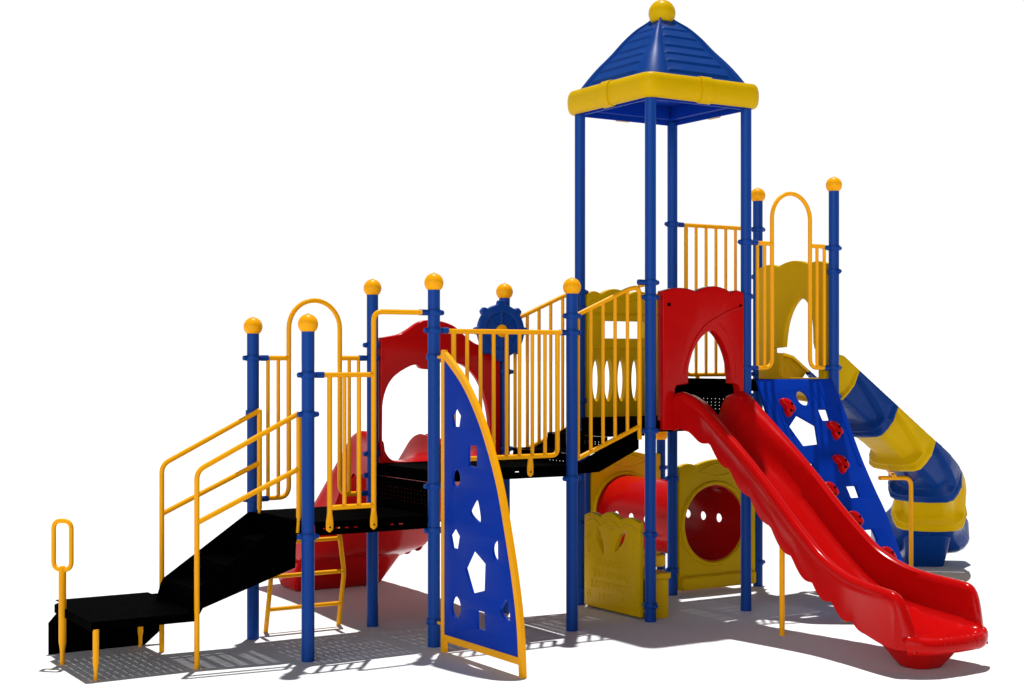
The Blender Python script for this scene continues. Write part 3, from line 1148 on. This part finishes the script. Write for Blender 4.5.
# ------------------------------------------------------------------ yellow window panel at the back of the tower
out = scallop(3.035, 3.925, 1.60, 2.635, [(3.035, 3.19, 0.06), (3.19, 3.47, 0.085), (3.47, 3.72, 0.07), (3.72, 3.925, 0.06)])
holes = [round_poly([(3.215, 2.285), (3.645, 2.285), (3.645, 2.435), (3.215, 2.435)], 0.015)]
for x in (3.137, 3.262, 3.402, 3.552, 3.70):
    holes.append(ellipse(x, 1.925, 0.043, 0.185, 26))
winp = add('window_panel', panel(out, holes, 0.06, 0.008, f_y(0.0), 40), M_YEL, ROOT)
bm = bmesh.new()
sweep(bm, [(3.06, -0.03, 2.50), (3.90, -0.03, 2.50)], 0.010, 8)
sweep(bm, [(3.06, -0.03, 2.20), (3.90, -0.03, 2.20)], 0.010, 8)
for s, e_ in ((3.06, 3.20), (3.20, 3.46), (3.46, 3.70), (3.70, 3.90)):
    sweep(bm, [(s + (e_ - s) * k / 10, -0.03, 2.60 + 0.04 * math.sin(math.pi * k / 10)) for k in range(11)], 0.007, 8)
add('panel_moulding', bm_mesh(bm), M_YEL, winp)

# ------------------------------------------------------------------ play panel under the tower
out = scallop(-0.90, -0.12, 0.02, 0.755, [(-0.90, -0.63, 0.062), (-0.63, -0.36, 0.085), (-0.36, -0.12, 0.062)])
leafs = []
for cy, cz_, rot in ((-0.355, 0.585, -0.45), (-0.625, 0.60, 0.70)):
    leafs.append([(cy + p[0] * math.cos(rot) - p[1] * math.sin(rot), cz_ + p[0] * math.sin(rot) + p[1] * math.cos(rot)) for p in
                  smooth_loop([(0, 0.125), (0.034, 0.06), (0.036, 0.0), (0.022, -0.06), (0, -0.115), (-0.022, -0.06), (-0.036, 0.0), (-0.034, 0.06)], 4)])
board = add('letter_panel', panel(out, leafs, 0.05, 0.009, f_x(2.965), 40), M_YEL, ROOT)


def text_mesh(body, size, depth):
    cu = bpy.data.curves.new('letters', 'FONT')
    cu.body = body
    cu.size = size
    cu.align_x = 'CENTER'
    cu.extrude = depth / 2
    cu.bevel_depth = 0.0015
    cu.resolution_u = 3
    cu.space_character = 1.25
    tmp = bpy.data.objects.new('letters', cu)
    scene.collection.objects.link(tmp)
    dg = bpy.context.evaluated_depsgraph_get()
    me = bpy.data.meshes.new_from_object(tmp.evaluated_get(dg))
    bpy.data.objects.remove(tmp, do_unlink=True)
    return me


bm = bmesh.new()
for body, z, size in (('ABCDEFGH', 0.375, 0.080), ('IJKLMNOPQ', 0.285, 0.080), ('RSTUVWXYZ', 0.190, 0.085), ('123456', 0.080, 0.105)):
    t = text_mesh(body, size, 0.006)
    k0 = len(bm.verts)
    bm.from_mesh(t)
    bm.verts.ensure_lookup_table()
    for v in bm.verts[k0:]:
        v.co = Vector((2.965 - 0.0242 - v.co.z, -0.51 - v.co.x, z + v.co.y))
add('raised_letters', bm_mesh(bm, 'letters', 30), M_YEL, board)
xf = 2.965 - 0.0245


def relief(pts, r):
    bm = bmesh.new()
    sweep(bm, pts, r * 0.8, 6)
    add('scroll_relief', bm_mesh(bm, 'relief', 60), M_YEL, board)


for y, m in ((-0.20, 1), (-0.83, -1)):
    for z, sz in ((0.60, 0.035), (0.50, 0.030), (0.12, 0.035)):
        relief([(xf, y + m * sz * (0.25 + 0.75 * t / 20) * math.cos(t * 0.42), z + sz * (0.25 + 0.75 * t / 20) * math.sin(t * 0.42)) for t in range(21)], 0.005)
for ya, yb, h in ((-0.87, -0.64, 0.040), (-0.63, -0.37, 0.055), (-0.36, -0.15, 0.040)):
    relief([(xf, ya + (yb - ya) * k / 10, 0.715 + h * math.sin(math.pi * k / 10)) for k in range(11)], 0.006)
relief([(xf, -0.60 + 0.2 * k / 10, 0.745 - 0.03 * math.sin(math.pi * k / 10)) for k in range(11)], 0.005)
relief([(xf, -0.56, 0.70), (xf, -0.44, 0.70)], 0.005)
relief([(xf, -0.53, 0.665), (xf, -0.50, 0.73), (xf, -0.47, 0.665)], 0.005)

# bench inside, behind the play panel
seat_o = round_poly([(-0.93, 0.345), (-0.08, 0.345), (-0.08, 0.385), (-0.93, 0.385)], 0.012)
bench = add('bench_seat', panel(round_poly([(2.995, -0.955), (3.235, -0.955), (3.235, -0.06), (2.995, -0.06)], 0.03), (), 0.05, 0.01, lambda u, v, w: Vector((u, v, 0.345 + w)), 40), M_YEL, ROOT)
bm = bmesh.new()
box(bm, 3.0, 3.22, -0.93, -0.90, 0.0, 0.322)
box(bm, 3.0, 3.22, -0.10, -0.07, 0.0, 0.322)
box(bm, 3.19, 3.215, -0.899, -0.101, 0.02, 0.321)
bmesh.ops.bevel(bm, geom=bm.edges[:], offset=0.006, segments=2, affect='EDGES')
add('bench_side', bm_mesh(bm, 'bs', 40), M_YEL, bench)

# ------------------------------------------------------------------ crawl tunnel with two end panels
TX, TZ, TR = 4.435, 0.617, 0.345
TY0, TY1 = -0.025, 1.385
bm = bmesh.new()
NU, NV = 144, 150
ys = [TY0 + (TY1 - TY0) * i / NV for i in range(NV + 1)]
V = [[bm.verts.new((TX + TR * math.cos(2 * math.pi * k / NU), y, TZ + TR * math.sin(2 * math.pi * k / NU))) for k in range(NU)] for y in ys]
hole_c = [(y, sd) for sd in (1, -1) for y in (0.31, 0.543, 0.776, 1.009) if (sd > 0 or y > 0.4)]
for i in range(NV):
    for k in range(NU):
        yc = (ys[i] + ys[i + 1]) / 2
        a = 2 * math.pi * (k + 0.5) / NU
        skip = False
        for hy, sd in hole_c:
            da = (a if sd > 0 else a - math.pi)
            da = (da + math.pi) % (2 * math.pi) - math.pi
            if (yc - hy) ** 2 + (da * TR) ** 2 < 0.042 ** 2:
                skip = True
        if not skip:
            k2 = (k + 1) % NU
            bm.faces.new((V[i][k], V[i][k2], V[i + 1][k2], V[i + 1][k]))
# round the jagged hole rims off
for v in bm.verts:
    for hy, sd in hole_c:
        a = math.atan2(v.co.z - TZ, v.co.x - TX)
        da = (a if sd > 0 else a - math.pi)
        da = (da + math.pi) % (2 * math.pi) - math.pi
        dy, dz = v.co.y - hy, da * TR
        rr = math.hypot(dy, dz)
        if abs(rr - 0.042) < 0.010 and v.is_boundary:
            s = 0.042 / rr
            na = dz * s / TR
            ang = na if sd > 0 else math.pi + na
            v.co = Vector((TX + TR * math.cos(ang), hy + dy * s, TZ + TR * math.sin(ang)))
bmesh.ops.delete(bm, geom=[v for v in bm.verts if not v.link_faces], context='VERTS')
me = bm_mesh(bm, 'tunnel', None)
me = solidify(me, 0.010, -1)
smooth(me, 40)
tun = add('crawl_tunnel', me, M_RED, ROOT)
out = scallop(4.035, 4.925, 0.035, 1.115, [(4.035, 4.24, 0.055), (4.24, 4.72, 0.085), (4.72, 4.925, 0.055)])


def tunnel_panel(y, s):
    p = add('tunnel_panel', panel(out, [ellipse(TX, TZ, TR + 0.0005, TR + 0.0005, 96)], 0.055, 0.009, f_y(y), 40), M_YEL, ROOT)
    bm = bmesh.new()
    sweep(bm, [(TX + (TR + 0.022) * math.cos(a), y + s * 0.030, TZ + (TR + 0.022) * math.sin(a)) for a in [2 * math.pi * k / 64 for k in range(64)]], 0.021, 10, closed=True)
    add('hole_rim', bm_mesh(bm), M_YEL, p)
    bm = bmesh.new()
    box(bm, 4.05, 4.91, min(y + s * 0.02, y + s * 0.065), max(y + s * 0.02, y + s * 0.065), 0.037, 0.155)
    bmesh.ops.bevel(bm, geom=bm.edges[:], offset=0.012, segments=3, affect='EDGES')
    add('base_ledge', bm_mesh(bm, 'pm', 50), M_YEL, p)
    bm = bmesh.new()
    sweep(bm, [(4.26 + 0.44 * k / 12, y + s * 0.027, 1.09 + 0.065 * math.sin(math.pi * k / 12)) for k in range(13)], 0.007, 6)
    sweep(bm, [(4.26 + 0.44 * k / 12, y + s * 0.027, 1.09 - 0.045 * math.sin(math.pi * k / 12)) for k in range(13)], 0.007, 6)
    add('panel_moulding', bm_mesh(bm, 'pm', 50), M_YEL, p)


tunnel_panel(-0.005, -1)
tunnel_panel(1.37, -1)

# ------------------------------------------------------------------ sloping climbing wall
DZ, DY = 1.924, -0.952
LEN = math.hypot(DZ, DY)


def f_wall(u, v, w):     # v = height along the slope, measured as world z at that point
    t = (DZ - v) / DZ
    nrm = Vector((0, -DZ, -DY)).normalized()
    bulge = 0.0
    return Vector((u, -1.02 + DY * t, v)) + nrm * (-w if False else w)


wl_out = [(4.082, 1.93)] + smooth_open([(4.070, 1.80), (4.070, 1.66), (4.085, 1.48), (4.11, 1.28), (4.10, 1.05), (4.08, 0.85), (4.09, 0.62), (4.14, 0.40), (4.20, 0.18), (4.255, 0.015)], 5) + [(5.06, 0.015)] + \
    smooth_open([(5.055, 0.18), (5.03, 0.36), (5.02, 0.55), (5.018, 0.79), (4.985, 1.0), (4.958, 1.23), (4.95, 1.48), (4.953, 1.65), (4.945, 1.80)], 5) + [(4.912, 1.93)]
wl_holes = [
    ellipse(4.54, 1.77, 0.066, 0.062, 24),
    [(4.415, 1.632), (4.284, 1.536), (4.365, 1.376), (4.543, 1.386), (4.582, 1.541)],
    round_poly([(4.669, 1.674), (4.775, 1.674), (4.768, 1.577), (4.676, 1.577)], 0.008),
    round_poly([(4.690, 1.041), (4.804, 1.041), (4.806, 0.943), (4.700, 0.943)], 0.008),
    round_poly([(4.725, 0.691), (4.827, 0.690), (4.840, 0.592), (4.735, 0.592)], 0.008),
    round_poly([(4.315, 1.239), (4.41, 1.239), (4.418, 1.146), (4.325, 1.146)], 0.008),
    round_poly([(4.36, 0.60), (4.46, 0.60), (4.465, 0.50), (4.365, 0.50)], 0.008),
]
wl_holes = [[(u - 0.022, v) for u, v in h] for h in wl_holes]
wall = add('climbing_wall', panel(wl_out, wl_holes, 0.03, 0.005, f_wall, 40), M_BLUE, ROOT)
bm = bmesh.new()
for (xa, xb, za, zb) in ((4.125, 4.175, 1.00, 1.86), (4.20, 4.25, 1.0, 1.86), (4.66, 4.70, 1.70, 1.86), (4.745, 4.79, 1.70, 1.86), (4.885, 4.925, 1.2, 1.7)):
    v = [f_wall(x, z, w) for z in (za, zb) for x in (xa, xb) for w in (0.012, 0.021)]
    bv = [bm.verts.new(p) for p in v]
    for f in ((0, 1, 3, 2), (4, 6, 7, 5), (0, 4, 5, 1), (2, 3, 7, 6), (1, 5, 7, 3)):
        bm.faces.new([bv[i] for i in f])
bmesh.ops.bevel(bm, geom=bm.edges[:], offset=0.004, segments=2, affect='EDGES')
add('wall_rib', bm_mesh(bm, 'ribs', 50), M_BLUE, wall)
# climbing holds
bm = bmesh.new()
outh = smooth_loop([(-0.062, 0.070), (-0.018, 0.078), (0.025, 0.060), (0.050, 0.020), (0.066, -0.035), (0.038, -0.052), (0.020, -0.035), (0.012, -0.078), (-0.022, -0.085), (-0.042, -0.045), (-0.036, 0.0), (-0.060, 0.030)], 4)
nrm = Vector((0, -DZ, -DY)).normalized()
upv = Vector((0, -DY, DZ)).normalized()
xv = Vector((1, 0, 0))
rings = []
for w, sc in ((0.0, 1.0), (0.022, 1.0), (0.040, 0.93), (0.052, 0.78), (0.056, 0.45)):
    rings.append([bm.verts.new(xv * (u * sc) + upv * (v * sc) + nrm * w) for u, v in outh])
n = len(outh)
for a, b in zip(rings, rings[1:]):
    for k in range(n):
        bm.faces.new((a[k], a[(k + 1) % n], b[(k + 1) % n], b[k]))
bm.faces.new(rings[-1])
bm.faces.new(rings[0][::-1])
HOLD = bm_mesh(bm, 'hold', 60)
HOLD.materials.append(M_RED)
HOLD.materials.append(M_BLACK)
bm = bmesh.new()
bm.from_mesh(HOLD)
k0 = len(bm.faces)
for u, v in ((0.020, 0.012), (-0.008, -0.048)):
    c = xv * u + upv * v
    sweep(bm, [c + nrm * 0.03, c + nrm * 0.0575], 0.012, 12)
bm.faces.ensure_lookup_table()
for f in bm.faces[k0:]:
    f.material_index = 1
bm.to_mesh(HOLD)
bm.free()
smooth(HOLD, 60)
for hx, hz in ((4.341, 1.690), (4.789, 1.490), (4.729, 1.215), (4.508, 1.005), (4.672, 0.765), (4.900, 0.470), (4.40, 0.80), (4.33, 0.30)):
    add('climbing_hold', HOLD, None, wall, f_wall(hx - 0.045, hz, 0.014))
bm = bmesh.new()
sweep(bm, [f_wall(4.30, 0.10, -0.03), (4.30, -1.86, 0.0)], 0.018, 10)
sweep(bm, [f_wall(5.0, 0.10, -0.03), (5.0, -1.86, 0.0)], 0.018, 10)
add('wall_support', bm_mesh(bm), M_AMBER, wall)

# ------------------------------------------------------------------ spiral slide
out = scallop(-0.94, -0.06, 1.83, 2.918, [(-0.94, -0.72, 0.055), (-0.72, -0.34, 0.075), (-0.34, -0.06, 0.055)])
arch = [(-0.335, 1.94), (-0.335, 2.16), (-0.255, 2.165), (-0.255, 2.205), (-0.39, 2.215)] + smooth_open([(-0.40, 2.30), (-0.43, 2.43), (-0.49, 2.55), (-0.56, 2.625), (-0.625, 2.648), (-0.695, 2.62), (-0.75, 2.54), (-0.778, 2.40), (-0.785, 2.25)], 5) + [(-0.80, 2.20), (-0.85, 2.15), (-0.85, 1.94)]
add('spiral_slide_panel', panel(out, [arch], 0.06, 0.008, f_x(4.965), 40), M_YEL, ROOT)

S0, S1, TE, MS, ZS, SY = 1.244, 2.431, 0.917, 0.678, 1.898, -0.488


def spath(s):
    n = 120
    x, y, z = 4.97, SY, ZS
    dsx = s / n
    for i in range(n):
        u = (i + 0.5) * dsx
        th = TE * min(max((u - S0) / (S1 - S0), 0), 1)
        m = MS
        if u > 2.05:
            m = MS * min(1.0, max(0.0, 1 - (u - 2.52) / 0.45))
        if u < 0.12:
            m = MS * 0.35
        x += math.cos(th) * dsx
        y += math.sin(th) * dsx
        z -= m * dsx
    th = TE * min(max((s - S0) / (S1 - S0), 0), 1)
    m = MS * min(1.0, max(0.0, 1 - (s - 2.52) / 0.45))
    return Vector((x, y, z)), th, m


def sp_ring(bm, s, inset, flange, flare=0.0, bz=0.2):
    p, th, m = spath(s)
    cs = 1 / math.sqrt(1 + m * m)
    rt = Vector((math.sin(th), -math.cos(th), 0))
    nr = Vector((math.cos(th) * m * cs, math.sin(th) * m * cs, cs))
    w = 0.318 + flare
    h = 0.315
    i, k = inset, flange
    pr = [(w - 0.012, h - 0.02), (w + 0.004, h + 0.008), (w + 0.026, h + 0.002), (w + 0.030, h - 0.02),
          (w + 0.026 + k, bz + 0.005), (w + 0.024 + k - i * 0.10, bz - 0.003), (w + 0.018 + k - i * 0.85, bz - 0.010),
          (w + 0.014 + k - i, bz - 0.03), (w + 0.004 + k - i, min(bz - 0.045, 0.075 + i * 0.3)), (w - 0.03 + k - i, 0.032 - k + i * 0.5),
          (w - 0.09 + k - i, 0.004 - k + i * 0.6), (w - 0.18, -0.006 - k + i * 0.7), (0.08, -0.010 - k + i * 0.75)]
    full = pr + [(-a, b) for a, b in reversed(pr)]
    return [bm.verts.new(p + rt * a + nr * b) for a, b in full]


def sp_section(s0, s1, last=False):
    bm = bmesh.new()
    rows = []
    n = 40
    for j in range(n + 1):
        t = j / n
        s = s0 + (s1 - s0) * t
        e_ = min(1, max(0, (0.88 - t) / 0.07))
        inset = (0.0 if s0 == 0 else 0.085) * e_ * e_ * (3 - 2 * e_) * (0.75 + 0.25 * min(1, t / 0.5))
        flg = 0.026 * min(1, max(0, (t - 0.915) / 0.025))
        bz = 0.275 - 0.125 * min(1, t / 0.85) ** 1.4
        flare = 0.0
        if last:
            inset = 0.0
            flg = 0.0
            bz = 0.12
            f_ = min(1, max(0, (t - 0.12) / 0.45))
            flare = 0.135 * f_ * f_ * (3 - 2 * f_)
        rows.append(sp_ring(bm, s, inset, flg, flare, bz))
    for a, b in zip(rows, rows[1:]):
        for q in range(len(a) - 1):
            bm.faces.new((a[q], a[q + 1], b[q + 1], b[q]))
    me = bm_mesh(bm, 'section', None)
    me = solidify(me, 0.011, -1)
    smooth(me, 50)
    return me


LS, SF = 0.488, 0.31
cuts = [0.0] + [SF + LS * k for k in range(5)] + [SF + LS * 4 + 0.78]
spiral = add('spiral_slide', sp_section(cuts[0], cuts[1]), M_YEL, ROOT)
spiral['label'] = 'curved slide of alternating yellow and blue sections behind the climbing wall'
for k in range(1, 6):
    add('slide_section', sp_section(cuts[k] + 0.003, cuts[k + 1], k == 5), M_NAVY if k % 2 else M_YEL, spiral)
bm = bmesh.new()


def loc(s, a, z):
    p, th, m = spath(s)
    q = p + Vector((math.sin(th), -math.cos(th), 0)) * a
    return (q.x, q.y, z)


foot(bm, [loc(2.38, -0.235, 0.33), loc(2.38, 0.235, 0.33), loc(2.88, 0.235, 0.10), loc(2.88, -0.235, 0.10)], [loc(2.50, -0.185, 0), loc(2.50, 0.185, 0), loc(2.86, 0.185, 0), loc(2.86, -0.185, 0)], 0.10)
add('slide_foot', bm_mesh(bm, 'foot', 50), M_NAVY, spiral)
bm = bmesh.new()
px_, py_ = 6.545, -0.42
sweep(bm, fillet([(px_, py_, 0.0), (px_, py_, 0.965), (px_ - 0.45, py_ - 0.03, 0.985)], 0.09), 0.021, 14)
sweep(bm, [(px_ - 0.36, py_ - 0.13, 1.0), (px_ - 0.14, py_ + 0.16, 1.04)], 0.022, 10)
add('slide_support', bm_mesh(bm), M_AMBER, spiral)
